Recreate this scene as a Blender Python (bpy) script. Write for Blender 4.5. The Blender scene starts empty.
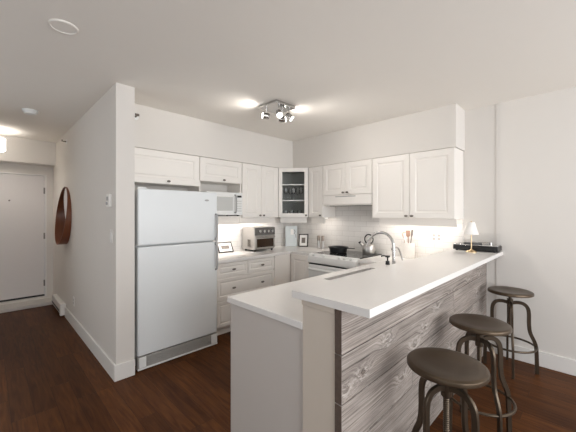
import bpy, bmesh, math, random
from mathutils import Vector, Matrix
random.seed(7)
PI = math.pi
SC = bpy.context.scene
COL = SC.collection

# ------------------------------------------------------------------ camera
cam = bpy.data.cameras.new('camera')
cam.sensor_width = 36.0
cam.lens = 302.0 / 576.0 * 36.0
cam.shift_y = -2.7 / 576.0
cam.clip_start = 0.02
camo = bpy.data.objects.new('camera', cam)
COL.objects.link(camo)
camo.location = (0, 0, 1.46)
camo.rotation_euler = (PI / 2, 0, -PI / 4)
SC.camera = camo

# ------------------------------------------------------------------ world
w = bpy.data.worlds.new('world')
SC.world = w
w.use_nodes = True
bg = w.node_tree.nodes['Background']
bg.inputs['Color'].default_value = (0.80, 0.90, 1.0, 1)
bg.inputs['Strength'].default_value = 1.0

# ------------------------------------------------------------------ large lights (daylight through the living-room windows, plus an added hall fill)
def area(name, loc, rot, sx, sy, power, color, parent=None, spread=PI):
    l = bpy.data.lights.new(name, 'AREA')
    l.shape = 'RECTANGLE'; l.size = sx; l.size_y = sy
    l.energy = power; l.color = color; l.spread = spread
    o = bpy.data.objects.new(name, l); COL.objects.link(o)
    o.location = loc; o.rotation_euler = rot
    if parent: o.parent = parent
    return o
area('daylight_and_fill', (0.1, -3.05, 1.45), (PI / 2 + 0.22, 0, 0), 2.0, 1.9, 98, (0.96, 0.98, 1.0))
area('daylight_and_fill', (2.5, -3.05, 1.45), (PI / 2 + 0.22, 0, 0), 2.0, 1.9, 104, (0.96, 0.98, 1.0))
area('daylight_and_fill', (-2.05, -0.6, 1.45), (PI / 2 + 0.5, 0, -PI / 2), 2.6, 1.7, 17, (0.97, 0.98, 1.0))
area('daylight_and_fill', (-2.05, 3.35, 1.45), (PI / 2 + 0.5, 0, -PI / 2), 1.3, 1.7, 14, (0.97, 0.98, 1.0))  # added fill at an invented window, brightens the hall wall and door

# ------------------------------------------------------------------ exposure
SC.view_settings.view_transform = 'Standard'
SC.view_settings.look = 'None'
SC.view_settings.gamma = 1.0
SC.view_settings.exposure = -0.32
SC.view_settings.use_curve_mapping = False
SC.cycles.use_denoising = True
SC.cycles.max_bounces = 14
SC.cycles.diffuse_bounces = 8
SC.cycles.transparent_max_bounces = 16
SC.cycles.caustics_reflective = False
SC.cycles.caustics_refractive = False
SC.cycles.sample_clamp_indirect = 6.0

# ================================================================== materials
MATS = {}
def lin(c):
    def f(v):
        v /= 255.0
        return v / 12.92 if v <= 0.04045 else ((v + 0.055) / 1.055) ** 2.4
    return (f(c[0]), f(c[1]), f(c[2]), 1)

def mat(name, rgb, rough=0.5, metal=0.0, noise=0.03, nscale=12, bump=0.0, bscale=120, coat=0.0, emit=None, spec=0.5):
    """procedural material: base colour (sRGB 0-255) varied a little by noise, optional bump"""
    m = bpy.data.materials.new(name); m.use_nodes = True
    nt = m.node_tree; b = nt.nodes['Principled BSDF']
    tc = nt.nodes.new('ShaderNodeTexCoord')
    n = nt.nodes.new('ShaderNodeTexNoise'); n.inputs['Scale'].default_value = nscale; n.inputs['Detail'].default_value = 4
    nt.links.new(tc.outputs['Object'], n.inputs['Vector'])
    r = nt.nodes.new('ShaderNodeValToRGB')
    c = lin(rgb)
    r.color_ramp.elements[0].color = tuple(max(0, v * (1 - noise)) for v in c[:3]) + (1,)
    r.color_ramp.elements[1].color = tuple(min(1, v * (1 + noise)) for v in c[:3]) + (1,)
    nt.links.new(n.outputs['Fac'], r.inputs['Fac'])
    nt.links.new(r.outputs['Color'], b.inputs['Base Color'])
    b.inputs['Roughness'].default_value = rough
    b.inputs['Metallic'].default_value = metal
    b.inputs['Specular IOR Level'].default_value = spec
    if coat: b.inputs['Coat Weight'].default_value = coat
    if bump:
        n2 = nt.nodes.new('ShaderNodeTexNoise'); n2.inputs['Scale'].default_value = bscale
        nt.links.new(tc.outputs['Object'], n2.inputs['Vector'])
        bp = nt.nodes.new('ShaderNodeBump'); bp.inputs['Strength'].default_value = bump; bp.inputs['Distance'].default_value = 0.002
        nt.links.new(n2.outputs['Fac'], bp.inputs['Height']); nt.links.new(bp.outputs['Normal'], b.inputs['Normal'])
    if emit:
        b.inputs['Emission Color'].default_value = emit[:3] + (1,)
        b.inputs['Emission Strength'].default_value = emit[3]
    MATS[name] = m
    return m

def glass_mat(name, tint=(0.96, 0.97, 0.97), gloss=0.10, rough=0.02):
    m = bpy.data.materials.new(name); m.use_nodes = True
    nt = m.node_tree; nt.nodes.clear()
    out = nt.nodes.new('ShaderNodeOutputMaterial')
    t = nt.nodes.new('ShaderNodeBsdfTransparent'); t.inputs['Color'].default_value = tint + (1,)
    g = nt.nodes.new('ShaderNodeBsdfGlossy'); g.inputs['Roughness'].default_value = rough
    fr = nt.nodes.new('ShaderNodeLayerWeight'); fr.inputs['Blend'].default_value = gloss
    mx = nt.nodes.new('ShaderNodeMixShader')
    nt.links.new(fr.outputs['Fresnel'], mx.inputs['Fac']); nt.links.new(t.outputs[0], mx.inputs[1]); nt.links.new(g.outputs[0], mx.inputs[2])
    nt.links.new(mx.outputs[0], out.inputs['Surface'])
    MATS[name] = m
    return m

def floor_mat():
    m = bpy.data.materials.new('dark_plank_floor'); m.use_nodes = True
    nt = m.node_tree; b = nt.nodes['Principled BSDF']; L = nt.links.new
    tc = nt.nodes.new('ShaderNodeTexCoord')
    mp = nt.nodes.new('ShaderNodeMapping'); mp.inputs['Rotation'].default_value = (0, 0, PI / 2)
    L(tc.outputs['Object'], mp.inputs['Vector'])
    br = nt.nodes.new('ShaderNodeTexBrick')
    br.inputs['Scale'].default_value = 1.0
    br.inputs['Brick Width'].default_value = 0.95; br.inputs['Row Height'].default_value = 0.127
    br.inputs['Mortar Size'].default_value = 0.0012; br.inputs['Mortar Smooth'].default_value = 0.4
    br.offset = 0.37; br.offset_frequency = 3
    br.inputs['Color1'].default_value = (0, 0, 0, 1); br.inputs['Color2'].default_value = (1, 1, 1, 1); br.inputs['Mortar'].default_value = (0.5, 0.5, 0.5, 1)
    L(mp.outputs[0], br.inputs['Vector'])
    mp2 = nt.nodes.new('ShaderNodeMapping'); mp2.inputs['Scale'].default_value = (14, 1.2, 1)
    L(tc.outputs['Object'], mp2.inputs['Vector'])
    # shift the grain per plank
    add = nt.nodes.new('ShaderNodeVectorMath'); add.operation = 'MULTIPLY_ADD'
    L(br.outputs['Color'], add.inputs[0]); add.inputs[1].default_value = (7, 13, 3); L(mp2.outputs[0], add.inputs[2])
    n = nt.nodes.new('ShaderNodeTexNoise'); n.inputs['Scale'].default_value = 2.2; n.inputs['Detail'].default_value = 7; n.inputs['Distortion'].default_value = 1.1
    L(add.outputs[0], n.inputs['Vector'])
    r1 = nt.nodes.new('ShaderNodeValToRGB')
    r1.color_ramp.elements[0].position = 0.30; r1.color_ramp.elements[0].color = FLOOR_A
    r1.color_ramp.elements[1].position = 0.72; r1.color_ramp.elements[1].color = FLOOR_B
    L(n.outputs['Fac'], r1.inputs['Fac'])
    hs = nt.nodes.new('ShaderNodeMix'); hs.data_type = 'RGBA'; hs.blend_type = 'MULTIPLY'; hs.inputs['Factor'].default_value = 1.0
    r2 = nt.nodes.new('ShaderNodeValToRGB')
    r2.color_ramp.elements[0].color = (0.72, 0.70, 0.70, 1); r2.color_ramp.elements[1].color = (1.18, 1.16, 1.12, 1)
    L(br.outputs['Color'], r2.inputs['Fac'])
    L(r1.outputs['Color'], hs.inputs['A']); L(r2.outputs['Color'], hs.inputs['B'])
    mo = nt.nodes.new('ShaderNodeMix'); mo.data_type = 'RGBA'; mo.inputs['B'].default_value = (0.012, 0.006, 0.004, 1)
    L(br.outputs['Fac'], mo.inputs['Factor']); L(hs.outputs['Result'], mo.inputs['A'])
    L(mo.outputs['Result'], b.inputs['Base Color'])
    b.inputs['Roughness'].default_value = 0.40
    b.inputs['Specular IOR Level'].default_value = 0.10
    bp = nt.nodes.new('ShaderNodeBump'); bp.inputs['Strength'].default_value = 0.25; bp.inputs['Distance'].default_value = 0.002
    inv = nt.nodes.new('ShaderNodeMath'); inv.operation = 'MULTIPLY_ADD'; inv.inputs[1].default_value = -1.0
    L(br.outputs['Fac'], inv.inputs[0])
    sc = nt.nodes.new('ShaderNodeMath'); sc.operation = 'MULTIPLY'; sc.inputs[1].default_value = 0.35
    L(n.outputs['Fac'], sc.inputs[0]); L(sc.outputs[0], inv.inputs[2])
    L(inv.outputs[0], bp.inputs['Height']); L(bp.outputs['Normal'], b.inputs['Normal'])
    return m
FLOOR_A = (0.052, 0.0172, 0.0052, 1)
FLOOR_B = (0.118, 0.043, 0.0122, 1)

def barn_mat():
    """weathered grey boards: grain along object X bends round knots; tone and grain shift per board (mesh island)"""
    m = bpy.data.materials.new('weathered_grey_board'); m.use_nodes = True
    nt = m.node_tree; b = nt.nodes['Principled BSDF']; L = nt.links.new
    def N(t, **k):
        n = nt.nodes.new(t)
        for a, v in k.items(): setattr(n, a, v)
        return n
    def MA(op, a, c=None, d=None):
        n = N('ShaderNodeMath', operation=op)
        for i_, v in enumerate((a, c, d)):
            if v is None: continue
            if isinstance(v, (int, float)): n.inputs[i_].default_value = v
            else: L(v, n.inputs[i_])
        return n.outputs[0]
    def XYZ(x, y, z=0.0):
        n = N('ShaderNodeCombineXYZ')
        for i_, v in enumerate((x, y, z)):
            if isinstance(v, (int, float)): n.inputs[i_].default_value = v
            else: L(v, n.inputs[i_])
        return n.outputs[0]
    def NOISE(v, scale=1.0, detail=4, rough=0.55):
        n = N('ShaderNodeTexNoise'); n.inputs['Scale'].default_value = scale; n.inputs['Detail'].default_value = detail; n.inputs['Roughness'].default_value = rough
        L(v, n.inputs['Vector']); return n.outputs['Fac']
    def RAMP(f, *st):
        n = N('ShaderNodeValToRGB'); e = n.color_ramp.elements
        e[0].position, e[0].color = st[0]; e[1].position, e[1].color = st[-1]
        for p, c in st[1:-1]: x_ = e.new(p); x_.color = c
        L(f, n.inputs['Fac']); return n.outputs['Color']
    def MIX(bl, f, a, c):
        n = N('ShaderNodeMix', data_type='RGBA', blend_type=bl)
        for key, v in (('Factor', f), ('A', a), ('B', c)):
            if isinstance(v, (int, float, tuple)): n.inputs[key].default_value = v
            else: L(v, n.inputs[key])
        return n.outputs['Result']
    g1 = lambda v: (v, v, v, 1)
    tc = N('ShaderNodeTexCoord'); ge = N('ShaderNodeNewGeometry'); sp = N('ShaderNodeSeparateXYZ')
    L(tc.outputs['Object'], sp.inputs[0]); rnd = ge.outputs['Random Per Island']
    x = MA('MULTIPLY_ADD', rnd, 17.3, sp.outputs['X']); z = MA('MULTIPLY_ADD', rnd, 7.7, sp.outputs['Z'])
    vo = N('ShaderNodeTexVoronoi', voronoi_dimensions='2D'); vo.inputs['Scale'].default_value = 1.0
    L(XYZ(MA('MULTIPLY', x, 2.6), MA('MULTIPLY', z, 5.6)), vo.inputs['Vector'])
    dist = vo.outputs['Distance']
    sepc = N('ShaderNodeSeparateColor'); L(vo.outputs['Color'], sepc.inputs[0]); keep = MA('GREATER_THAN', sepc.outputs[0], 0.45)
    halo = MA('MULTIPLY', keep, MA('POWER', MA('MAXIMUM', MA('SUBTRACT', 1.0, MA('DIVIDE', dist, 0.45)), 0.0), 2.0))
    # growth-ring coordinate
    wob = NOISE(XYZ(MA('MULTIPLY', x, 1.1), MA('MULTIPLY', z, 6.0)), 1.0, 2)
    ring = MA('ADD', MA('MULTIPLY', z, 105.0), MA('ADD', MA('MULTIPLY', halo, 9.0), MA('MULTIPLY', wob, 4.0)))
    grain = NOISE(XYZ(MA('MULTIPLY', x, 0.8), ring), 1.0, 5, 0.68)
    fine = NOISE(XYZ(MA('MULTIPLY', x, 5.0), MA('MULTIPLY', z, 330.0)), 1.0, 3, 0.6)
    g = MA('ADD', MA('MULTIPLY', grain, 0.68), MA('MULTIPLY', fine, 0.32))
    col = RAMP(g, (0.35, lin((62, 54, 50))), (0.43, lin((130, 120, 113))), (0.52, lin((160, 150, 143))), (0.64, lin((196, 187, 180))))
    tone = RAMP(NOISE(XYZ(MA('MULTIPLY', x, 2.0), MA('MULTIPLY', z, 7.0)), 1.3, 4), (0.3, g1(0.70)), (0.7, g1(1.12)))
    col = MIX('MULTIPLY', 1.0, col, tone)
    col = MIX('MULTIPLY', 1.0, col, RAMP(rnd, (0.0, g1(0.86)), (1.0, g1(1.08))))
    sc = NOISE(XYZ(MA('MULTIPLY', x, 22.0), MA('MULTIPLY', z, 60.0)), 1.0, 4, 0.7)
    pale = MA('MULTIPLY', halo, MA('MULTIPLY', MA('GREATER_THAN', sc, 0.53), 0.8))
    col = MIX('MIX', pale, col, lin((206, 199, 193)))
    kn = MA('MULTIPLY', keep, RAMP(dist, (0.04, g1(0.7)), (0.075, g1(0.0))))
    col = MIX('MIX', kn, col, lin((92, 80, 73)))
    L(col, b.inputs['Base Color']); b.inputs['Roughness'].default_value = 0.8
    bp = N('ShaderNodeBump'); bp.inputs['Strength'].default_value = 0.4; bp.inputs['Distance'].default_value = 0.002
    L(g, bp.inputs['Height']); L(bp.outputs['Normal'], b.inputs['Normal'])
    return m

def tile_mat(name, axis):
    """white subway tile; axis = world axis the rows run along"""
    m = bpy.data.materials.new(name); m.use_nodes = True
    nt = m.node_tree; b = nt.nodes['Principled BSDF']; L = nt.links.new
    tc = nt.nodes.new('ShaderNodeTexCoord'); sp = nt.nodes.new('ShaderNodeSeparateXYZ'); cb = nt.nodes.new('ShaderNodeCombineXYZ')
    L(tc.outputs['Object'], sp.inputs[0]); L(sp.outputs[axis], cb.inputs['X']); L(sp.outputs['Z'], cb.inputs['Y'])
    br = nt.nodes.new('ShaderNodeTexBrick'); br.inputs['Scale'].default_value = 1
    br.inputs['Brick Width'].default_value = 0.20; br.inputs['Row Height'].default_value = 0.075
    br.inputs['Mortar Size'].default_value = 0.0022; br.inputs['Mortar Smooth'].default_value = 0.2
    br.inputs['Color1'].default_value = lin((232, 229, 226)); br.inputs['Color2'].default_value = lin((227, 224, 221)); br.inputs['Mortar'].default_value = lin((206, 202, 198))
    L(cb.outputs[0], br.inputs['Vector']); L(br.outputs['Color'], b.inputs['Base Color'])
    b.inputs['Roughness'].default_value = 0.18
    bp = nt.nodes.new('ShaderNodeBump'); bp.inputs['Strength'].default_value = 0.3; bp.inputs['Distance'].default_value = 0.002; bp.invert = True
    L(br.outputs['Fac'], bp.inputs['Height']); L(bp.outputs['Normal'], b.inputs['Normal'])
    return m

WALL = mat('wall_paint', (222, 218, 213), 0.85, noise=0.008, bump=0.05, bscale=260)
CEIL = mat('ceiling_paint', (240, 236, 230), 0.9, noise=0.008, bump=0.08, bscale=300)
TRIM = mat('white_trim', (232, 230, 227), 0.45, noise=0.008)
DOORP = mat('door_paint', (222, 218, 217), 0.5, noise=0.01)
CAB = mat('cabinet_white', (237, 233, 228), 0.42, noise=0.008)
CABIN = mat('cabinet_interior', (205, 204, 200), 0.6, noise=0.03)
PONY = mat('half_wall_paint', (206, 196, 184), 0.8, noise=0.01)
QUARTZ = mat('white_quartz', (232, 230, 228), 0.22, noise=0.018, nscale=40)
FRIDGE = mat('fridge_enamel', (227, 231, 233), 0.33, noise=0.006, bump=0.04, bscale=400)
FGREY = mat('fridge_grey', (170, 170, 170), 0.45)
APPW = mat('appliance_white', (232, 233, 232), 0.3, noise=0.006)
STEEL = mat('brushed_steel', (196, 193, 190), 0.3, 1.0, noise=0.05, nscale=60)
CHROME = mat('chrome', (200, 198, 196), 0.22, 1.0, noise=0.01)
NICKEL = mat('dark_nickel', (120, 114, 108), 0.35, 1.0)
BLACK = mat('black_plastic', (22, 22, 23), 0.4)
BLACKG = mat('black_glass', (14, 14, 15), 0.06, noise=0.0, coat=0.5)
DARKIN = mat('dark_oven_window', (58, 44, 34), 0.15, noise=0.35, nscale=18)
GREYWIN = mat('grey_window_mesh', (196, 197, 195), 0.3, noise=0.05, nscale=300)
BRONZE = mat('bronze_metal', (88, 77, 65), 0.36, 0.8, noise=0.12, nscale=26, bump=0.06, bscale=90)
BRONZED = mat('bronze_seat', (84, 71, 57), 0.34, 0.7, noise=0.16, nscale=14, bump=0.08, bscale=70)
MWOOD = mat('walnut_band', (112, 62, 35), 0.4, noise=0.3, nscale=9)
MIRR = mat('mirror_glass', (235, 235, 235), 0.03, 1.0, noise=0.0)
BOARDEND = mat('board_end_grain', (92, 78, 70), 0.85, noise=0.3, nscale=50)
GOLD = mat('brass_stem', (214, 190, 152), 0.28, 1.0)
SHADE = mat('lamp_fabric', (238, 237, 235), 0.8, noise=0.01, bump=0.1, bscale=500)
CERAM = mat('white_ceramic', (236, 233, 229), 0.3)
UWOOD = mat('utensil_wood', (186, 160, 142), 0.6, noise=0.15)
USTEEL = mat('utensil_grey', (126, 118, 112), 0.35, 0.6)
PBLUE = mat('pale_blue_board', (210, 217, 219), 0.5)
MATW = mat('mat_white', (240, 238, 235), 0.7)
PHOTO = mat('grey_print', (120, 112, 106), 0.6, noise=0.7, nscale=45)
FRAMEB = mat('dark_frame', (40, 32, 30), 0.4)
SILVER = mat('silver_plate', (200, 200, 200), 0.22, 0.9)
VINYL = mat('turntable_mat', (46, 46, 48), 0.35)
SILL = mat('grey_sill', (206, 202, 198), 0.35, noise=0.1, nscale=8)
HINGE = mat('hinge_metal', (130, 126, 122), 0.4, 0.8)
LEDM = mat('led_strip', (255, 250, 240), 0.5, emit=(1.0, 0.93, 0.84, 2.5))
BULB = mat('spot_lens_lit', (255, 250, 242), 0.4, emit=(1.0, 0.95, 0.88, 14.0))
HALLSH = mat('hall_shade_lit', (255, 250, 242), 0.6, emit=(1.0, 0.95, 0.88, 2.2))
PANE = glass_mat('pane_glass', (0.97, 0.98, 0.98), 0.10)
CLEAR = glass_mat('clear_glass', (0.985, 0.985, 0.985), 0.08)
STEMG = glass_mat('stemware_glass', (0.99, 0.99, 0.99), 0.34, 0.25)
FLOORM = floor_mat(); BARN = barn_mat()
TILEX = tile_mat('subway_tile_side', 'X'); TILEY = tile_mat('subway_tile_back', 'Y')

# ================================================================== mesh helpers
def BM(): return bmesh.new()
def box(bm, x0, x1, y0, y1, z0, z1, mi=0):
    if x0 > x1: x0, x1 = x1, x0
    if y0 > y1: y0, y1 = y1, y0
    if z0 > z1: z0, z1 = z1, z0
    v = [bm.verts.new(p) for p in ((x0,y0,z0),(x1,y0,z0),(x1,y1,z0),(x0,y1,z0),(x0,y0,z1),(x1,y0,z1),(x1,y1,z1),(x0,y1,z1))]
    fs = []
    for q in ((0,3,2,1),(4,5,6,7),(0,1,5,4),(1,2,6,5),(2,3,7,6),(3,0,4,7)):
        f = bm.faces.new([v[i] for i in q]); f.material_index = mi; fs.append(f)
    return fs
def prism(bm, poly, z0, z1, mi=0):
    """poly counter-clockwise (x, y) list extruded in z"""
    a = [bm.verts.new((x, y, z0)) for x, y in poly]; b = [bm.verts.new((x, y, z1)) for x, y in poly]
    n = len(poly)
    bm.faces.new(list(reversed(a))).material_index = mi; bm.faces.new(b).material_index = mi
    for i in range(n):
        bm.faces.new((a[i], a[(i+1) % n], b[(i+1) % n], b[i])).material_index = mi
def lathe(bm, prof, c=(0,0,0), seg=32, mi=0, M=None):
    """revolve (r, z) profile about the z axis at c; M optionally transforms"""
    rings = []
    for r, z in prof:
        if r < 1e-6:
            p = Vector((0, 0, z)); p = (M @ p) if M else p
            rings.append([bm.verts.new(p + Vector(c))])
        else:
            ring = []
            for i in range(seg):
                a = 2 * PI * i / seg
                p = Vector((r * math.cos(a), r * math.sin(a), z)); p = (M @ p) if M else p
                ring.append(bm.verts.new(p + Vector(c)))
            rings.append(ring)
    for A, B in zip(rings, rings[1:]):
        if len(A) == 1 and len(B) == 1: continue
        for i in range(seg):
            j = (i + 1) % seg
            if len(A) == 1: f = bm.faces.new((A[0], B[j], B[i]))
            elif len(B) == 1: f = bm.faces.new((A[i], A[j], B[0]))
            else: f = bm.faces.new((A[i], A[j], B[j], B[i]))
            f.material_index = mi
def axisM(d):
    return Vector((0, 0, 1)).rotation_difference(Vector(d).normalized()).to_matrix()
def cyl(bm, p0, p1, r0, r1=None, seg=20, mi=0):
    r1 = r0 if r1 is None else r1
    p0 = Vector(p0); p1 = Vector(p1); L = (p1 - p0).length
    lathe(bm, [(0, 0), (r0, 0), (r1, L), (0, L)], p0, seg, mi, axisM(p1 - p0))
def smooth_path(pts, n=6):
    """Catmull-Rom through pts"""
    P = [Vector(p) for p in pts]; out = []
    for i in range(len(P) - 1):
        a = P[max(i-1, 0)]; b = P[i]; c = P[i+1]; d = P[min(i+2, len(P)-1)]
        for k in range(n):
            t = k / n
            out.append(0.5 * ((2*b) + (c-a)*t + (2*a-5*b+4*c-d)*t*t + (3*b-a-3*c+d)*t**3))
    out.append(P[-1])
    return out
def tube(bm, pts, r, seg=12, up=(0, 0, 1), ry=None, closed=False, mi=0):
    """sweep an (r, ry) ellipse along pts; r lies along the side axis, ry along the up-ish axis"""
    P = [Vector(p) for p in pts]; ry = r if ry is None else ry; n = len(P); rings = []
    up = Vector(up); prevs = None
    for i in range(n):
        if closed: t = P[(i+1) % n] - P[i-1]
        else: t = P[min(i+1, n-1)] - P[max(i-1, 0)]
        t.normalize()
        if prevs is None:
            s = t.cross(up)
            if s.length < 1e-3: s = t.cross(Vector((1, 0, 0)))
        else:
            s = prevs - t * prevs.dot(t)
            if s.length < 1e-4: s = t.cross(up)
        s.normalize(); prevs = s.copy(); u = s.cross(t)
        rr = r(i / (n-1)) if callable(r) else r
        rings.append([bm.verts.new(P[i] + s * (rr * math.cos(2*PI*k/seg)) + u * ((ry if not callable(r) else rr) * math.sin(2*PI*k/seg))) for k in range(seg)])
    m = n if closed else n - 1
    for i in range(m):
        A = rings[i]; B = rings[(i+1) % n]
        for k in range(seg):
            bm.faces.new((A[k], A[(k+1) % seg], B[(k+1) % seg], B[k])).material_index = mi
    if not closed:
        bm.faces.new(list(reversed(rings[0]))).material_index = mi; bm.faces.new(rings[-1]).material_index = mi
def obj(name, bm, m, parent=None, bevel=0.0, loc=(0,0,0), rot=(0,0,0), angle=35, seg=2):
    bmesh.ops.recalc_face_normals(bm, faces=bm.faces)
    me = bpy.data.meshes.new(name); bm.to_mesh(me); bm.free()
    for x in (m if isinstance(m, (list, tuple)) else [m]): me.materials.append(x)
    me.polygons.foreach_set('use_smooth', [True] * len(me.polygons))
    me.set_sharp_from_angle(angle=math.radians(angle))
    o = bpy.data.objects.new(name, me); COL.objects.link(o)
    o.location = loc; o.rotation_euler = rot
    if parent: o.parent = parent
    if bevel:
        b = o.modifiers.new('bevel', 'BEVEL'); b.width = bevel; b.segments = seg; b.limit_method = 'ANGLE'; b.angle_limit = math.radians(40)
        b.harden_normals = False
    return o
def bxo(name, dims, m, parent=None, bevel=0.0, **k):
    bm = BM(); box(bm, *dims); return obj(name, bm, m, parent, bevel, **k)
def tag(o, label, cat, group=None):
    o['label'] = label; o['category'] = cat
    if group: o['group'] = group
    return o
def thing(name, label, cat, loc=(0,0,0), rz=0, group=None):
    o = bpy.data.objects.new(name, None); COL.objects.link(o)
    o.empty_display_size = 0.05; o.location = loc; o.rotation_euler = (0, 0, rz)
    return tag(o, label, cat, group)
def struct(name, bm, m, bevel=0.0, parent=None):
    o = obj(name, bm, m, parent, bevel)
    if not parent: o['kind'] = 'structure'
    return o
def dup(root, loc, rz, label):
    r = root.copy(); COL.objects.link(r); r.location = loc; r.rotation_euler = (0, 0, rz); r['label'] = label
    for ch in list(root.children):
        c = ch.copy(); COL.objects.link(c); c.parent = r
        for g in ch.children:
            d = g.copy(); COL.objects.link(d); d.parent = c
    return r

# ================================================================== setting
H = 2.60           # ceiling
XB = 3.755         # wall behind the range
XR = 3.749         # wall by the stools stands slightly proud
YF = 3.66          # wall behind the fridge
XH0, XH1 = 0.80, 0.953
YC = 2.92          # end of the hall partition
YD = 6.40          # entry-door wall
bm = BM(); box(bm, -2.3, 3.95, -3.4, 6.7, -0.08, 0); struct('floor', bm, FLOORM)
bm = BM(); box(bm, -2.3, 3.95, -3.4, 6.7, H, H + 0.08); struct('ceiling', bm, CEIL)
bm = BM(); prism(bm, [(XR, -3.2), (3.9, -3.2), (3.9, 0.69), (XR, 0.69)], 0, H); struct('wall_right', bm, WALL)
bm = BM(); box(bm, XB, 3.9, 0.69, 3.81, 0, H); struct('wall_back', bm, WALL)
bm = BM(); box(bm, XH1, XB, YF, 3.81, 0, H); struct('wall_left', bm, WALL)
bm = BM(); box(bm, XH0, XH1, YC, YD + 0.15, 0, H); struct('wall_hall', bm, WALL)
bm = BM(); box(bm, -0.6, -0.45, 4.25, YD + 0.15, 0, H); struct('wall_hall_left', bm, WALL)
bm = BM(); box(bm, -2.3, -0.6, 4.25, 4.40, 0, H); struct('wall_living', bm, WALL)
# entry wall with door opening
bm = BM()
DX0, DX1, DZ0, DZ1 = -0.20, 0.715, 0.085, 2.10
box(bm, -0.45, DX0, YD, YD + 0.15, 0, H); box(bm, DX1, XH0, YD, YD + 0.15, 0, H)
box(bm, DX0, DX1, YD, YD + 0.15, DZ1, H); box(bm, DX0, DX1, YD, YD + 0.15, 0, DZ0)
struct('wall_entry', bm, WALL)
bm = BM(); box(bm, -0.45, XH0, 6.10, YD, 2.235, H); struct('bulkhead', bm, WALL)
# soffit over the cabinets
bm = BM()
prism(bm, [(XH1, 3.335), (3.44, 3.335), (3.44, 0.98), (XB, 0.98), (XB, YF), (XH1, YF)], 2.15, H)
struct('soffit', bm, WALL, 0.004)
# window walls behind the camera
def window_wall(name, axis, pos, a0, a1, wins, thick):
    """axis 'y': wall plane at y=pos spanning x; axis 'x': plane at x=pos spanning y"""
    bm = BM(); z0, z1 = 0.45, 2.45
    def bb(u0, u1, q0, q1):
        if axis == 'y': box(bm, u0, u1, pos - thick, pos, q0, q1)
        else: box(bm, pos - thick, pos, u0, u1, q0, q1)
    bb(a0, a1, 0, z0); bb(a0, a1, z1, H)
    cur = a0
    for u0, u1 in wins: bb(cur, u0, z0, z1); cur = u1
    bb(cur, a1, z0, z1)
    struct(name, bm, WALL)
    for i, (u0, u1) in enumerate(wins):
        bm = BM(); f = 0.05; mid = (u0 + u1) / 2
        def fb(c0, c1, q0, q1):
            if axis == 'y': box(bm, c0, c1, pos - 0.10, pos - 0.04, q0, q1)
            else: box(bm, pos - 0.10, pos - 0.04, c0, c1, q0, q1)
        fb(u0, u0 + f, z0, z1); fb(u1 - f, u1, z0, z1); fb(u0 + f, u1 - f, z0, z0 + f); fb(u0 + f, u1 - f, z1 - f, z1); fb(mid - f/2, mid + f/2, z0 + f, z1 - f)
        WN[0] += 1
        fr = struct('window_%d' % WN[0], bm, TRIM)
        bm = BM()
        if axis == 'y': box(bm, u0 + 0.03, u1 - 0.03, pos - 0.073, pos - 0.067, z0 + 0.03, z1 - 0.03)
        else: box(bm, pos - 0.073, pos - 0.067, u0 + 0.03, u1 - 0.03, z0 + 0.03, z1 - 0.03)
        struct('pane', bm, PANE, parent=fr)
WN = [0]
window_wall('wall_front', 'y', -3.2, -2.2, 3.9, [(-0.9, 1.1), (1.5, 3.5)], 0.15)
window_wall('wall_side', 'x', -2.2, -3.2, 4.25, [(-1.9, 0.7), (2.65, 4.05)], 0.15)  # the opening nearest the hall is invented, added to light the hall
# baseboards
def base(name, x0, x1, y0, y1, h=0.142):
    bm = BM(); box(bm, x0, x1, y0, y1, 0, h); struct(name, bm, TRIM, 0.004)
base('baseboard_right', XR - 0.016, XR, -3.2, 0.66)
base('baseboard_hall', XH0 - 0.016, XH0, YC, 5.24)
base('baseboard_partition_end', XH0 - 0.016, XH1, YC - 0.016, YC)
base('baseboard_hall_left', -0.45, -0.434, 4.25, 6.1)
# tile backsplash (stuck to the walls)
bm = BM(); box(bm, XB - 0.008, XB, 0.99, YF - 0.008, 0.913, 1.70); struct('trim_backsplash_back', bm, TILEY)
bm = BM(); box(bm, 1.83, XB - 0.008, YF - 0.008, YF, 0.913, 1.42); struct('trim_backsplash_side', bm, TILEX)
# half wall carrying the bar
PX0 = 1.118
bm = BM(); box(bm, PX0, XB, 0.815, 1.015, 0, 1.033); box(bm, PX0 - 0.006, PX0 + 0.02, 0.8155, 1.017, 1.005, 1.033); struct('wall_half_bar', bm, PONY, 0.002)
# entry sill
bm = BM(); box(bm, -0.45, XH0 - 0.02, 6.08, YD, 0, 0.05); struct('trim_entry_sill', bm, SILL, 0.006)

# ------------------------------------------------------------------ entry door
d = bpy.data.objects.new('door_1', None); COL.objects.link(d); d['kind'] = 'structure'; d.location = (DX1, YD, DZ0)
W = DX1 - DX0; HH = DZ1 - DZ0
bxo('under_door_shade', (-W + 0.025, -0.025, 0.03, 0.06, 0.002, 0.030), BLACK, d)  # black strip painted in for the shade in the gap under the door
bxo('door_slab', (-W + 0.025, -0.025, 0.02, 0.065, 0.031, HH - 0.025), DOORP, d, 0.003)
bm = BM(); box(bm, -W, -W + 0.02, -0.01, 0.08, 0, HH); box(bm, -0.02, 0, -0.01, 0.08, 0, HH); box(bm, -W + 0.02, -0.02, -0.01, 0.08, HH - 0.02, HH)
obj('door_frame', bm, TRIM, d, 0.002)
for z in (0.22, 1.0, 1.75):
    bm = BM(); cyl(bm, (-0.0225, 0.008, z - 0.05), (-0.0225, 0.008, z + 0.05), 0.008, seg=10); box(bm, -0.040, -0.0225, 0.013, 0.0195, z - 0.05, z + 0.05)
    obj('hinge', bm, HINGE, d)
bm = BM(); cyl(bm, (-W/2 - 0.0, 0.012, 1.575), (-W/2 - 0.0, 0.021, 1.575), 0.012, seg=14); obj('peephole', bm, NICKEL, d)
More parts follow.
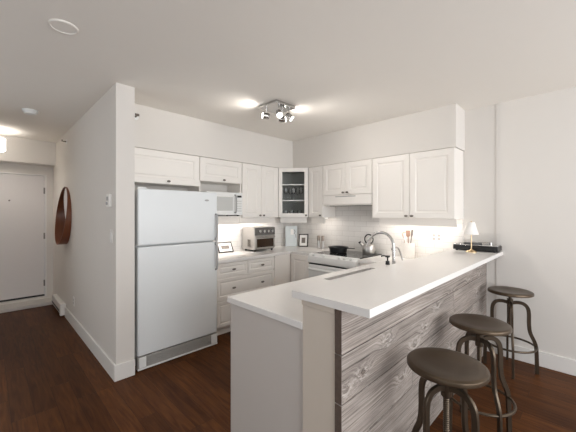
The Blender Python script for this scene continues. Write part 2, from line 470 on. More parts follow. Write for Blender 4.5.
bm = BM(); cyl(bm, (-W + 0.09, -0.01, 0.93), (-W + 0.09, 0.021, 0.93), 0.028); cyl(bm, (-W + 0.09, -0.03, 0.93), (-W + 0.09, -0.01, 0.93), 0.01); box(bm, -W + 0.08, -W + 0.2, -0.042, -0.028, 0.92, 0.94)
obj('door_handle', bm, STEEL, d, 0.002)

# ------------------------------------------------------------------ cabinets
def panel_door(name, w, h, parent, x, z, t=0.02, m=CAB, frame=0.066, arch=True):
    """raised-frame door: local x right, z up, front faces -y at y=-t"""
    bm = BM(); box(bm, 0, w, -t, 0, 0, h)
    bm.normal_update(); bm.faces.ensure_lookup_table()
    f = [q for q in bm.faces if abs(q.calc_center_median().y + t) < 1e-6][0]
    fr = min(frame, w * 0.28, h * 0.30)
    if arch:
        bmesh.ops.inset_region(bm, faces=[f], thickness=fr, depth=0, use_even_offset=True)
        bmesh.ops.inset_region(bm, faces=[f], thickness=0.009, depth=-0.0075, use_even_offset=True)
        bmesh.ops.inset_region(bm, faces=[f], thickness=min(0.012, fr*0.2), depth=0, use_even_offset=True)
        bmesh.ops.inset_region(bm, faces=[f], thickness=0.008, depth=0.005, use_even_offset=True)
    return obj(name, bm, m, parent, 0.0025, loc=(x, 0, z), angle=25)
def knob(parent, x, z, y=-0.02, w=0.042):
    bm = BM()
    cyl(bm, (x, y, z), (x, y - 0.016, z), 0.006, 0.005, 10)
    M = axisM((0, -1, 0))
    lathe(bm, [(0, 0), (0.006, 0.0), (0.012, 0.006), (0.0125, 0.010), (0.008, 0.014), (0, 0.0155)], (x, y - 0.012, z), 14, 0, M)
    if w:
        for v in bm.verts:
            if v.co.y < y - 0.0125: v.co.x = x + (v.co.x - x) * (w / 0.025)
    return obj('knob', bm, NICKEL, parent)
RY = -PI / 2
def cabinet(name, label, loc, rz, w, depth, h, doors, z0=0.0, rail=None, shell=True):
    """carcass behind doors; local origin = front-left-bottom of the carcass; y back"""
    t = thing(name, label, 'cabinet', loc, rz)
    if shell:
        bxo('carcass', (0.001, w - 0.001, 0.002, depth, 0, h), CAB, t, 0.0015)
    for dd in doors:
        dn, x, z, dw, dh, kn = dd
        do = panel_door(dn, dw - 0.004, dh - 0.004, t, x + 0.002, z + 0.002)
        for kx, kz in kn: knob(do, kx, kz)
    if rail:
        bxo('light_rail', (rail[0], rail[1], 0.05, 0.068, -0.085, 0), CAB, t, 0.002)
    return t
ZT = 2.146
YU = 3.35   # carcass front of the fridge-wall uppers (door face at 3.33)
XU = 3.45
DU = YF - YU - 0.012
cabinet('upper_cabinet', 'wide white wall cabinet with one lift-up door right above the refrigerator', (0.965, YU, 1.784), 0, 0.857, DU, ZT - 1.784, [('door', 0, 0, 0.857, ZT - 1.784, [(0.47, 0.03)])])
# microwave cabinet: short door over an open niche with a shelf
c = thing('upper_cabinet', 'short white wall cabinet with one door above the microwave niche', 'cabinet', (1.826, YU, 1.40), 0)
wm = 2.45 - 1.826
bxo('carcass', (0.001, wm - 0.001, 0.002, DU, 0.455, ZT - 1.40), CAB, c, 0.0015)
bm = BM(); box(bm, 0.001, 0.018, 0.0, DU, 0.0, 0.454); obj('side_panel', bm, CAB, c)
bm = BM(); box(bm, wm - 0.018, wm - 0.001, 0.0, DU, 0.0, 0.454); obj('side_panel', bm, CAB, c)
bxo('shelf', (0.0185, wm - 0.0185, -0.03, DU, 0.002, 0.022), CAB, c, 0.002)
bxo('light_rail', (0.06, wm, 0.05, 0.068, -0.085, 0.0), CAB, c, 0.002)
do = panel_door('door', wm - 0.004, ZT - 1.855 - 0.004, c, 0.002, 0.457); knob(do, wm * 0.53, 0.028)
w3 = 3.125 - 2.455
cabinet('upper_cabinet', 'white wall cabinet with two tall doors between microwave and corner glass cabinet', (2.455, YU, 1.40), 0, w3, DU, ZT - 1.40,
        [('door', 0, 0, w3/2, ZT - 1.40, [(w3/2 - 0.035, 0.028)]), ('door', w3/2, 0, w3/2, ZT - 1.40, [(0.031, 0.028)])], rail=(0.0, w3 + 0.0))
# back-wall uppers: local x runs towards -Y
DB = XB - XU - 0.012
cabinet('upper_cabinet', 'narrow white wall cabinet with one door left of the range hood', (XU, 2.995, 1.40), RY, 0.27, DB, ZT - 1.40, [('door', 0, 0, 0.27, ZT - 1.40, [(0.27 - 0.035, 0.028)])], rail=(0.0, 0.25))
wh = 2.72 - 1.94
cabinet('upper_cabinet', 'white wall cabinet with two short doors directly above the range hood', (XU, 2.72, 1.712), RY, wh, DB, ZT - 1.712,
        [('door', 0, 0, wh/2, ZT - 1.712, [(wh/2 - 0.035, 0.028)]), ('door', wh/2, 0, wh/2, ZT - 1.712, [(0.031, 0.028)])])
wr = 1.935 - 0.99
cabinet('upper_cabinet', 'large white wall cabinet with two tall doors above the utensil crock', (XU, 1.935, 1.40), RY, wr, DB, ZT - 1.40,
        [('door', 0, 0, wr/2, ZT - 1.40, [(wr/2 - 0.035, 0.028)]), ('door', wr/2, 0, wr/2 + 0.0, ZT - 1.40, [(0.031, 0.028)])], rail=(0.06, wr - 0.005))
# diagonal glass corner cabinet
A_ = (3.13, 3.345); B_ = (3.445, 3.0)
c = thing('corner_cabinet', 'white corner wall cabinet with glass door showing stemware on shelves', 'cabinet', (3.13, 3.345, 1.40), 0)
hc = ZT - 1.40
poly = [(0, 0), (B_[0] - A_[0], B_[1] - A_[1]), (XB - 0.012 - A_[0], B_[1] - A_[1]), (XB - 0.012 - A_[0], YF - 0.012 - A_[1]), (0, YF - 0.012 - A_[1])]
def wallstrip(bm, p, q, t, z0, z1):
    p = Vector(p); q = Vector(q); n = Vector((-(q - p).y, (q - p).x)).normalized() * t
    prism(bm, [tuple(p), tuple(q), tuple(q + n), tuple(p + n)], z0, z1)
bm = BM(); prism(bm, poly, 0, 0.018); prism(bm, poly, hc - 0.018, hc)
for i in range(1, 5): wallstrip(bm, poly[i], poly[(i+1) % 5], 0.015, 0.018, hc - 0.018)
obj('carcass', bm, CABIN, c)
def inset(poly, k):
    cx = sum(p[0] for p in poly) / len(poly); cy = sum(p[1] for p in poly) / len(poly)
    return [(cx + (x - cx) * k, cy + (y - cy) * k) for x, y in poly]
for zz in (0.245, 0.487):
    bm = BM(); prism(bm, inset(poly, 0.9), zz, zz + 0.018); obj('shelf', bm, TRIM, c, 0.001)
dv = Vector((B_[0] - A_[0], B_[1] - A_[1])); dl = dv.length; ang = math.atan2(dv.y, dv.x)
dr = BM(); f = 0.055
g0, g1 = 0.012, dl - 0.012
box(dr, g0, g0 + f, -0.021, -0.001, 0.002, hc - 0.002); box(dr, g1 - f, g1, -0.021, -0.001, 0.002, hc - 0.002)
box(dr, g0 + f, g1 - f, -0.021, -0.001, 0.002, 0.06); box(dr, g0 + f, g1 - f, -0.021, -0.001, hc - 0.06, hc - 0.002)
do = obj('door', dr, CAB, c, 0.002, rot=(0, 0, ang))
bxo('pane', (g0 + f - 0.006, g1 - f + 0.006, -0.013, -0.009, 0.056, hc - 0.056), PANE, do)
knob(do, g1 - 0.03, 0.03, -0.021, 0.03)
bm = BM(); box(bm, 0.03, dl - 0.03, 0.105, 0.12, -0.085, 0); obj('light_rail', bm, CAB, c, 0.002, rot=(0, 0, ang))

# glasses in the corner cabinet
def wineglass(loc, label, s=1.0):
    t = thing('wine_glass', label, 'glass', loc, 0, 'stemware in the corner cabinet')
    bm = BM(); lathe(bm, [(0, 0.092*s), (0.018*s, 0.096*s), (0.034*s, 0.125*s), (0.034*s, 0.15*s), (0.027*s, 0.195*s), (0.0262*s, 0.195*s), (0.032*s, 0.15*s), (0.032*s, 0.127*s), (0.016*s, 0.1*s), (0, 0.096*s)], seg=20); obj('bowl', bm, STEMG, t)
    bm = BM(); cyl(bm, (0, 0, 0.004*s), (0, 0, 0.0925*s), 0.004*s, 0.0045*s, 10); obj('stem', bm, STEMG, t)
    bm = BM(); lathe(bm, [(0, 0), (0.03*s, 0), (0.03*s, 0.002), (0.006, 0.005*s), (0, 0.005*s)], seg=20); obj('foot', bm, STEMG, t)
def tumbler(loc, label):
    bm = BM(); lathe(bm, [(0, 0), (0.030, 0), (0.036, 0.085), (0.0345, 0.085), (0.0285, 0.008), (0, 0.008)], seg=20)
    tag(obj('tumbler', bm, STEMG, None, loc=loc), label, 'glass', 'tumblers in the corner cabinet')
cx, cy = (A_[0] + B_[0]) / 2, (A_[1] + B_[1]) / 2
ux, uy = dv.x / dl, dv.y / dl; nx, ny = -uy, ux     # n points to the wall corner
def cc(a, b, z): return (cx + ux * a + nx * b, cy + uy * a + ny * b, z)
for a, b, l in ((-0.115, 0.10, 'wine glass at left of the middle shelf behind glass door'), (0.0, 0.09, 'wine glass at centre of the middle shelf behind glass door'), (0.115, 0.10, 'wine glass at right of the middle shelf behind glass door'), (-0.05, 0.19, 'wine glass at back left of the middle shelf behind glass door'), (0.065, 0.19, 'wine glass at back right of the middle shelf behind glass door')):
    wineglass(cc(a, b, 1.40 + 0.2635), l)
for a, b, l in ((-0.12, 0.10, 'clear tumbler at left of the lowest glass-cabinet shelf'), (-0.03, 0.13, 'clear tumbler left of centre on the lowest glass-cabinet shelf'), (0.09, 0.10, 'clear tumbler at right of the lowest glass-cabinet shelf')):
    tumbler(cc(a, b, 1.40 + 0.0185), l)

# ------------------------------------------------------------------ base cabinets
ZC = 0.877
c = thing('drawer_cabinet', 'white base cabinet with small and wide drawers beside the refrigerator', 'cabinet', (1.895, 3.085, 0), 0)
wd = 2.80 - 1.895
bxo('carcass', (0, wd - 0.002, 0.002, 0.56, 0.10, ZC), CAB, c, 0.0015)
bxo('toe_kick', (0, wd - 0.002, 0.06, 0.56, 0.0, 0.099), CAB, c)
def drawer(x, z, dw, dh, kn):
    o = panel_door('drawer', dw - 0.006, dh - 0.006, c, x + 0.003, z + 0.003, frame=0.035)
    for k in kn: knob(o, k, (dh - 0.006) / 2, -0.02 + 0.0, 0.055)
drawer(0, 0.700, wd/2, 0.168, [wd/4]); drawer(wd/2, 0.700, wd/2, 0.168, [wd/4])
drawer(0, 0.435, wd, 0.250, [wd/4, wd*3/4]); drawer(0, 0.115, wd, 0.305, [wd/4, wd*3/4])
c = thing('corner_base_cabinet', 'white corner base cabinet left of the stove with plain panel fronts', 'cabinet', (2.802, 3.085, 0), 0)
q = 2.802; p = 3.085
poly = [(0.001, 0.002), (3.135 - q, 0.002), (3.135 - q, 2.708 - p), (XB - 0.012 - q, 2.708 - p), (XB - 0.012 - q, 0.56), (0.001, 0.56)]
bm = BM(); prism(bm, poly, 0.10, ZC); obj('carcass', bm, CAB, c)
bm = BM(); prism(bm, [(0.001, 0.06), (3.19 - q, 0.06), (3.19 - q, 2.708 - p), (3.5 - q, 2.708 - p), (3.5 - q, 0.5), (0.001, 0.5)], 0, 0.099); obj('toe_kick', bm, CAB, c)
panel_door('front_panel', 3.112 - q - 0.004, ZC - 0.115, c, 0.002, 0.113, arch=False)
o = panel_door('door', 0.345, ZC - 0.115, c, 0, 0.113); o.location = (3.134 - q, -0.026, 0.113); o.rotation_euler = (0, 0, RY)
# peninsula base
c = thing('peninsula_cabinet', 'white peninsula base cabinet with plain end panel under the lower counter', 'cabinet', (1.132, 1.02, 0), 0)
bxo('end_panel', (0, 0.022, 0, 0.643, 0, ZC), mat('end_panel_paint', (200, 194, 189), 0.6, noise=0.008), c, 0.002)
bm = BM(); box(bm, 0.024, 3.13 - 1.132, 0.60, 0.62, 0.10, ZC); box(bm, 0.024, 3.70 - 1.132, 0.002, 0.60, 0.10, 0.12)
box(bm, 3.13 - 1.132, 3.15 - 1.132, 0.60, 0.912, 0.10, ZC); box(bm, 3.15 - 1.132, 3.74 - 1.132, 0.894, 0.912, 0.10, ZC)
obj('carcass', bm, CAB, c)
bm = BM(); box(bm, 0.024, 3.19 - 1.132, 0.54, 0.556, 0, 0.099); box(bm, 3.19 - 1.132, 3.206 - 1.132, 0.54, 0.912, 0, 0.099); obj('toe_kick', bm, CAB, c)

# ------------------------------------------------------------------ worktops
ZK = 0.915
bm = BM()
prism(bm, [(1.862, 3.04), (3.11, 3.04), (3.11, 2.706), (XB - 0.010, 2.706), (XB - 0.010, YF - 0.010), (1.862, YF - 0.010)], ZC + 0.001, ZK)
tag(obj('countertop', bm, QUARTZ, None, 0.003), 'white L-shaped worktop running from refrigerator to stove under the toaster oven', 'countertop')
SX0, SX1, SY0, SY1 = 1.985, 2.74, 1.16, 1.572
bm = BM()
def slab_with_hole(bm, outer, hole, z0, z1):
    (ox0, ox1, oy0, oy1) = outer; (hx0, hx1, hy0, hy1) = hole
    xs = [ox0, hx0, hx1, ox1]; ys = [oy0, hy0, hy1, oy1]
    V = {}
    for zi, z in enumerate((z0, z1)):
        for i, x in enumerate(xs):
            for j, y in enumerate(ys): V[i, j, zi] = bm.verts.new((x, y, z))
    for i in range(3):
        for j in range(3):
            if i == 1 and j == 1: continue
            bm.faces.new([V[i, j, 1], V[i+1, j, 1], V[i+1, j+1, 1], V[i, j+1, 1]])
            bm.faces.new([V[i, j, 0], V[i, j+1, 0], V[i+1, j+1, 0], V[i+1, j, 0]])
    for i in range(3):
        bm.faces.new([V[i, 0, 0], V[i+1, 0, 0], V[i+1, 0, 1], V[i, 0, 1]]); bm.faces.new([V[i, 3, 0], V[i, 3, 1], V[i+1, 3, 1], V[i+1, 3, 0]])
        bm.faces.new([V[0, i, 0], V[0, i, 1], V[0, i+1, 1], V[0, i+1, 0]]); bm.faces.new([V[3, i, 0], V[3, i+1, 0], V[3, i+1, 1], V[3, i, 1]])
    for (a, b_) in (((1,1),(2,1)), ((2,1),(2,2)), ((2,2),(1,2)), ((1,2),(1,1))):
        bm.faces.new([V[a[0], a[1], 0], V[a[0], a[1], 1], V[b_[0], b_[1], 1], V[b_[0], b_[1], 0]])
slab_with_hole(bm, (1.116, XB - 0.010, 1.017, 1.68), (SX0, SX1, SY0, SY1), ZC + 0.001, ZK)
box(bm, 3.11, XB - 0.010, 1.68, 1.935, ZC + 0.001, ZK)
tag(obj('countertop', bm, QUARTZ, None, 0.003), 'lower white peninsula worktop with the sink cut into it', 'countertop')
bm = BM(); prism(bm, [(1.098, 0.630), (XR - 0.002, 0.630), (XR - 0.002, 0.6905), (XB - 0.01, 0.6905), (XB - 0.01, 1.072), (1.098, 1.072)], 1.034, 1.07)
tag(obj('breakfast_bar', bm, QUARTZ, None, 0.003), 'raised white breakfast bar top above the weathered grey boards', 'countertop')
# sink
s = thing('sink', 'stainless steel sink set into the peninsula worktop', 'sink', ((SX0+SX1)/2, (SY0+SY1)/2, ZC - 0.17))
bm = BM(); a, b_ = (SX1-SX0)/2 + 0.006, (SY1-SY0)/2 + 0.006; z1 = 0.169; t_ = 0.003
box(bm, -a, a, -b_, b_, 0, t_); box(bm, -a, -a + t_, -b_, b_, t_, z1); box(bm, a - t_, a, -b_, b_, t_, z1); box(bm, -a + t_, a - t_, -b_, -b_ + t_, t_, z1); box(bm, -a + t_, a - t_, b_ - t_, b_, t_, z1)
obj('basin', bm, mat('sink_steel', (120, 118, 116), 0.4, 0.9, noise=0.05, nscale=60), s)
bm = BM(); lathe(bm, [(0, t_), (0.04, t_), (0.04, t_ + 0.003), (0.03, t_ + 0.002), (0, t_ + 0.001)], seg=24); obj('drain', bm, CHROME, s)
# faucet
fx, fy = 2.343, 1.128
t = thing('faucet', 'chrome gooseneck kitchen faucet behind the bar', 'faucet', (fx, fy, ZK + 0.001))
bm = BM(); lathe(bm, [(0, 0), (0.027, 0), (0.026, 0.012), (0.018, 0.03), (0.0165, 0.13), (0.013, 0.14), (0, 0.14)], seg=24); obj('faucet_base', bm, CHROME, t)
bm = BM()
pts = [(0, 0, 0.139), (0, 0, 0.25)] + [(0, 0.112 - 0.112*math.cos(a), 0.272 + 0.112*math.sin(a)) for a in [PI*k/14 for k in range(0, 13)]]
pts += [(0, 0.229, 0.300-0.01)]
tube(bm, smooth_path(pts, 3), 0.0115, 14, up=(1, 0, 0)); obj('spout', bm, CHROME, t)
bm = BM(); cyl(bm, (0, 0.2235, 0.312), (0, 0.235, 0.262), 0.0145, 0.016, 16); obj('spray_head', bm, CHROME, t)
bm = BM(); tube(bm, smooth_path([(-0.012, 0.012, 0.252), (0.015, 0.0, 0.266), (0.05, -0.012, 0.260), (0.08, -0.02, 0.215), (0.10, -0.028, 0.155)], 5), 0.006, 10, up=(0, 1, 0)); cyl(bm, (0, 0, 0.235), (0, 0, 0.262), 0.0145, 0.0145, 16); obj('lever', bm, CHROME, t)
# soap dispenser
t = thing('soap_dispenser', 'soap bottle with black pump standing beside the faucet', 'soap dispenser', (2.262, 1.14, ZK + 0.001))
bm = BM(); lathe(bm, [(0, 0), (0.03, 0), (0.032, 0.01), (0.032, 0.10), (0.014, 0.125), (0.014, 0.135), (0, 0.135)], seg=24); obj('bottle', bm, CERAM, t)
bm = BM(); cyl(bm, (0, 0, 0.135), (0, 0, 0.165), 0.017, 0.015, 16); cyl(bm, (0, 0, 0.165), (0, 0, 0.195), 0.006); box(bm, -0.014, 0.014, -0.014, 0.014, 0.193, 0.208); tube(bm, [(0, 0, 0.203), (-0.01, 0.035, 0.204), (-0.014, 0.05, 0.198)], 0.006, 8); obj('pump', bm, BLACK, t, 0.002)

# ------------------------------------------------------------------ bar cladding
t = thing('board_cladding', 'weathered grey horizontal boards cladding the bar front behind the stools', 'wood cladding', (1.110, 0.814, 0))
bm = BM()
seams = [0.0, 0.165, 0.388, 0.608, 0.830, 1.033]
LX = XB - 0.002 - 1.110
cuts = {0: [1.1], 1: [1.85], 2: [0.75, 2.1], 3: [1.55], 4: [2.25]}
for i in range(5):
    z0, z1 = seams[i] + 0.002, seams[i+1] - 0.0025
    xs = [0] + cuts[i] + [LX]
    for x0, x1 in zip(xs, xs[1:]):
        off = random.uniform(0, 0.003)
        fs = box(bm, x0 + (0.001 if x0 else 0), x1 - 0.0005, -0.040 + off, -0.001, z0, z1)
        if x0 == 0: fs[5].material_index = 1
obj('boards', bm, [BARN, BOARDEND], t, 0.0012)

# ------------------------------------------------------------------ refrigerator
FX0, FX1, FY = 0.985, 1.822, 2.935
t = thing('refrigerator', 'tall white refrigerator with top freezer beside the partition wall', 'refrigerator', (FX0, FY, 0))
fw = FX1 - FX0
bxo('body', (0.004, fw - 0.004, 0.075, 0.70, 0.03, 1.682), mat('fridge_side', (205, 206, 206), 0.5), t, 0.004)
def fdoor(name, z0, z1):
    bm = BM(); box(bm, 0, fw, 0, 0.068, z0, z1)
    return obj(name, bm, FRIDGE, t, 0.014, seg=4)
d1 = fdoor('freezer_door', 1.158, 1.692); d2 = fdoor('fridge_door', 0.135, 1.146)
def fhandle(par, z0, z1, e):
    bm = BM()
    x0, x1 = fw - 0.032, fw - 0.010
    tube(bm, smooth_path([((x0+x1)/2, 0.002, z0 + 0.01), ((x0+x1)/2, -0.028, z0 + 0.03), ((x0+x1)/2, -0.033, (z0+z1)/2), ((x0+x1)/2, -0.028, z1 - 0.03), ((x0+x1)/2, 0.002, z1 - 0.01)], 6), 0.010, 10, up=(1, 0, 0), ry=0.011)
    obj('door_handle', bm, FGREY, par)
    zz = z0 if e else z1
    bxo('handle_bracket', (x0 - 0.004, x1 + 0.004, -0.03, 0.001, zz - 0.02, zz + 0.02), FGREY, par, 0.004)
fhandle(d1, 1.175, 1.46, True); fhandle(d2, 0.83, 1.13, False)
bm = BM(); lathe(bm, [(0, 0), (0.026, 0), (0.024, 0.003), (0, 0.003)], seg=24, M=axisM((0, -1, 0)))
for v in bm.verts: v.co.z *= 0.38
obj('badge', bm, FGREY, d1, loc=(fw - 0.13, 0.0005, 1.60))
bm = BM(); box(bm, 0.0, fw, 0.006, 0.05, 0.010, 0.128)
for k in range(5): box(bm, 0.09, fw - 0.09, 0.001, 0.006, 0.040 + k*0.017, 0.048 + k*0.017)
obj('base_grille', bm, mat('grille_grey', (158, 156, 152), 0.5), t, 0.002)
for x0, x1 in ((0.012, 0.075), (fw - 0.075, fw - 0.004)):
    bxo('grille_end', (x0, x1, -0.004, 0.0055, 0.028, 0.124), APPW, t, 0.003)
bxo('kick_strip', (0.0, fw, -0.002, 0.0055, 0.008, 0.024), APPW, t, 0.002)
bm = BM(); box(bm, 0.01, 0.09, 0.03, 0.10, 1.684, 1.708); obj('hinge_cover', bm, APPW, t, 0.005)
for x in (0.05, fw - 0.05):
    for y in (0.10, 0.62):
        bm = BM(); cyl(bm, (x, y, 0), (x, y, 0.031), 0.02, seg=12); obj('foot', bm, BLACK, t)

# ------------------------------------------------------------------ microwave
t = thing('microwave', 'white microwave with grey window standing in the niche shelf', 'microwave', (1.89, 3.285, 1.4225))
mw, mh = 0.535, 0.31
bxo('body', (0, mw, 0.02, 0.34, 0.014, mh), APPW, t, 0.004)
do = bxo('door', (0.0, mw - 0.105, -0.002, 0.019, 0.016, mh - 0.002), APPW, t, 0.006, seg=3)
bxo('window', (0.06, mw - 0.155, -0.0045, 0.0, 0.072, mh - 0.062), GREYWIN, do, 0.006)
bm = BM(); tube(bm, smooth_path([(mw - 0.125, 0, 0.045), (mw - 0.122, -0.03, 0.06), (mw - 0.122, -0.036, mh/2), (mw - 0.122, -0.03, mh - 0.05), (mw - 0.125, 0, mh - 0.035)], 5), 0.009, 10, up=(1, 0, 0)); obj('door_handle', bm, FGREY, do)
cp = bxo('control_panel', (mw - 0.102, mw, 0.0, 0.019, 0.016, mh - 0.002), APPW, t, 0.004)
bxo('display', (mw - 0.085, mw - 0.018, -0.003, 0.001, mh - 0.065, mh - 0.038), BLACKG, cp)
for r_ in range(5):
    bm = BM()
    for k in range(3): box(bm, mw - 0.084 + k*0.024, mw - 0.066 + k*0.024, -0.002, 0.001, 0.06 + r_*0.032, 0.076 + r_*0.032)
    obj('button_row', bm, mat('button_grey', (206, 206, 204), 0.5) if r_ == 0 else MATS['button_grey'], cp, 0.001)
for x in (0.04, mw - 0.04):
    for y in (0.05, 0.3):
        bm = BM(); cyl(bm, (x, y, 0), (x, y, 0.0145), 0.014, seg=10); obj('foot', bm, BLACK, t)

# ------------------------------------------------------------------ range hood
t = thing('range_hood', 'white slim range hood under the short wall cabinet over the stove', 'range hood', (XU - 0.02, 2.715, 1.565), RY)
hw = 2.715 - 1.945
bm = BM()
pr = [(0.0, 0.02), (0.0, 0.144), (0.312, 0.144), (0.312, 0.0), (0.02, 0.0)]
va = [bm.verts.new((0.0, y, z)) for y, z in pr]; vb = [bm.verts.new((hw, y, z)) for y, z in pr]
bm.faces.new(va); bm.faces.new(list(reversed(vb)))
for i in range(5): bm.faces.new((va[i], vb[i], vb[(i+1) % 5], va[(i+1) % 5]))
obj('canopy', bm, CAB, t, 0.003)
bxo('control_strip', (hw*0.28, hw*0.70, -0.003, 0.001, 0.118, 0.130), FGREY, t, 0.001)
bxo('filter', (0.08, hw - 0.08, 0.05, 0.27, -0.004, 0.002), NICKEL, t)

# ------------------------------------------------------------------ range
RY0, RY1 = 1.942, 2.70
t = thing('range', 'white electric range with black glass cooktop under the hood', 'stove', (3.085, RY1, 0), RY)
rw = RY1 - RY0; rd = XB - 0.012 - 3.085
bxo('body', (0.003, rw - 0.003, 0.045, rd, 0.03, 0.90), APPW, t, 0.003)
bxo('cooktop', (0.02, rw - 0.02, 0.075, rd - 0.01, 0.900, 0.919), BLACKG, t, 0.003)
for (x, y, r_) in ((0.2, 0.22, 0.11), (0.56, 0.22, 0.085), (0.2, 0.48, 0.085), (0.56, 0.48, 0.11)):
    bm = BM(); lathe(bm, [(r_ - 0.004, 0), (r_, 0), (r_, 0.0008), (r_ - 0.004, 0.0008), (r_ - 0.004, 0)], (x, y, 0.919), 40); obj('burner_ring', bm, FGREY, t)
bm = BM()
prf = [(0.04, 0.79), (0.0, 0.80), (-0.012, 0.83), (-0.004, 0.885), (0.03, 0.917), (0.075, 0.92), (0.075, 0.79)]
va = [bm.verts.new((0.0, y, z)) for y, z in prf]; vb = [bm.verts.new((rw, y, z)) for y, z in prf]
bm.faces.new(va); bm.faces.new(list(reversed(vb)))
for i in range(len(prf)): bm.faces.new((va[i], vb[i], vb[(i+1) % len(prf)], va[(i+1) % len(prf)]))
cp = obj('control_panel', bm, APPW, t, 0.003)
for x in (0.09, 0.26, 0.50, 0.58, 0.67):
    bm = BM(); M = axisM((0, -0.75, 0.9)); lathe(bm, [(0, 0), (0.022, 0), (0.02, 0.014), (0.012, 0.02), (0, 0.021)], (x, 0.013, 0.902), 18, 0, M); obj('knob', bm, APPW, cp)
bxo('oven_gap_shade', (0.008, rw - 0.008, 0.008, 0.046, 0.779, 0.7895), BLACK, t)  # black strip stands in for shade between control panel and oven door
do = bxo('oven_door', (0.006, rw - 0.006, 0.0, 0.044, 0.22, 0.778), APPW, t, 0.006)
bxo('window', (0.12, rw - 0.12, -0.003, 0.002, 0.36, 0.62), BLACKG, do, 0.004)
bm = BM(); tube(bm, smooth_path([(0.04, 0.0, 0.715), (0.045, -0.035, 0.722), (0.12, -0.05, 0.725), (rw/2, -0.052, 0.725), (rw - 0.12, -0.05, 0.725), (rw - 0.045, -0.035, 0.722), (rw - 0.04, 0.0, 0.715)], 5), 0.013, 12, ry=0.018); obj('door_handle', bm, APPW, do)
bxo('storage_drawer', (0.006, rw - 0.006, 0.0, 0.044, 0.06, 0.208), APPW, t, 0.006)
for x in (0.05, rw - 0.05):
    for y in (0.10, rd - 0.08):
        bm = BM(); cyl(bm, (x, y, 0), (x, y, 0.031), 0.018, seg=12); obj('foot', bm, BLACK, t)

# pan and kettle on the cooktop
ZG = 0.9202
t = thing('saucepan', 'black pan with long handle on the stove', 'pan', (3.44, 2.46, ZG))
bm = BM(); lathe(bm, [(0, 0), (0.108, 0), (0.116, 0.008), (0.124, 0.064), (0.142, 0.074), (0.142, 0.078), (0.121, 0.068), (0.112, 0.012), (0, 0.006)], seg=36); obj('pan_body', bm, BLACK, t)
bm = BM(); tube(bm, smooth_path([(-0.01, -0.128, 0.062), (-0.015, -0.18, 0.073), (-0.03, -0.28, 0.080)], 5), 0.009, 10, ry=0.006); obj('handle', bm, BLACK, t)
t = thing('kettle', 'stainless steel kettle with round black handle on the stove', 'kettle', (3.61, 2.085, ZG))
bm = BM(); lathe(bm, [(0, 0), (0.082, 0), (0.087, 0.01), (0.085, 0.09), (0.072, 0.122), (0.045, 0.138), (0, 0.142)], seg=36); obj('kettle_body', bm, STEEL, t)
bm = BM(); lathe(bm, [(0, 0.139), (0.03, 0.137), (0.028, 0.148), (0.01, 0.15), (0.013, 0.165), (0, 0.168)], seg=20); obj('lid', bm, BLACK, t)
bm = BM(); ra = 0.062
tube(bm, [(0.0, ra*math.cos(a)*1.0, 0.195 + ra*math.sin(a)) for a in [2*PI*k/36 for k in range(36)]], 0.0085, 10, up=(1, 0, 0), closed=True); obj('handle', bm, BLACK, t)
bm = BM(); cyl(bm, (-0.03, 0.055, 0.085), (-0.052, 0.098, 0.142), 0.024, 0.016, 16); cyl(bm, (-0.052, 0.098, 0.142), (-0.058, 0.110, 0.158), 0.0175, 0.0175, 16, 1); obj('spout', bm, [STEEL, BLACK], t)

# ------------------------------------------------------------------ counter objects
t = thing('toaster_oven', 'stainless steel toaster oven with four knobs on the worktop', 'toaster oven', (2.66, 3.315, ZK + 0.001), 0)
tw, th, td = 0.385, 0.345, 0.30
bxo('body', (0, tw, 0.012, td, 0.025, th), STEEL, t, 0.012, seg=3)
cp = bxo('control_panel', (0.004, tw - 0.004, 0.0, 0.014, th - 0.115, th - 0.008), mat('panel_grey', (120, 118, 116), 0.35, 0.7), t, 0.004)
for k in range(4):
    bm = BM(); cyl(bm, (0.085 + k*0.078, 0.001, th - 0.06), (0.085 + k*0.078, -0.022, th - 0.06), 0.023, 0.02, 20); obj('knob', bm, CHROME, cp, 0.002)
do = bxo('door', (0.006, tw - 0.006, 0.0, 0.014, 0.035, th - 0.122), STEEL, t, 0.004)
bxo('window', (0.035, tw - 0.035, -0.003, 0.002, 0.058, th - 0.165), DARKIN, do, 0.003)
bm = BM(); tube(bm, [(0.03, -0.03, th - 0.142), (tw - 0.03, -0.03, th - 0.142)], 0.008, 12)
for x in (0.04, tw - 0.04): cyl(bm, (x, 0.001, th - 0.142), (x, -0.03, th - 0.142), 0.006, seg=10)
obj('door_handle', bm, CHROME, do)
bm = BM()
for k in range(6): box(bm, -0.002, 0.002, 0.10 + k*0.012, 0.105 + k*0.012, 0.07, 0.17)
obj('side_vents', bm, NICKEL, t)
for x in (0.035, tw - 0.035):
    for y in (0.04, td - 0.04):
        bm = BM(); cyl(bm, (x, y, 0), (x, y, 0.026), 0.014, 0.018, 12); obj('foot', bm, BLACK, t)

def picture(name, label, loc, rz, w, h, lean, fw_, fm, inner, roll=0.0):
    """framed picture leaning back by lean radians; front faces local -y"""
    t = thing(name, label, 'picture frame', loc, rz)
    t.rotation_euler = Matrix.Rotation(rz, 3, 'Z').__matmul__(Matrix.Rotation(-lean, 3, 'X')).__matmul__(Matrix.Rotation(roll, 3, 'Y')).to_euler()
    bm = BM(); d_ = 0.014
    box(bm, 0, fw_, 0, d_, 0, h); box(bm, w - fw_, w, 0, d_, 0, h); box(bm, fw_, w - fw_, 0, d_, 0, fw_); box(bm, fw_, w - fw_, 0, d_, h - fw_, h)
    obj('frame', bm, fm, t, 0.001)
    bxo('mat_board', (fw_ * 0.8, w - fw_ * 0.8, 0.006, 0.012, fw_ * 0.8, h - fw_ * 0.8), MATW, t)
    mx, mz = inner
    bxo('print', (w/2 - mx/2, w/2 + mx/2, 0.004, 0.007, h/2 - mz/2, h/2 + mz/2), PHOTO, t)
    return t
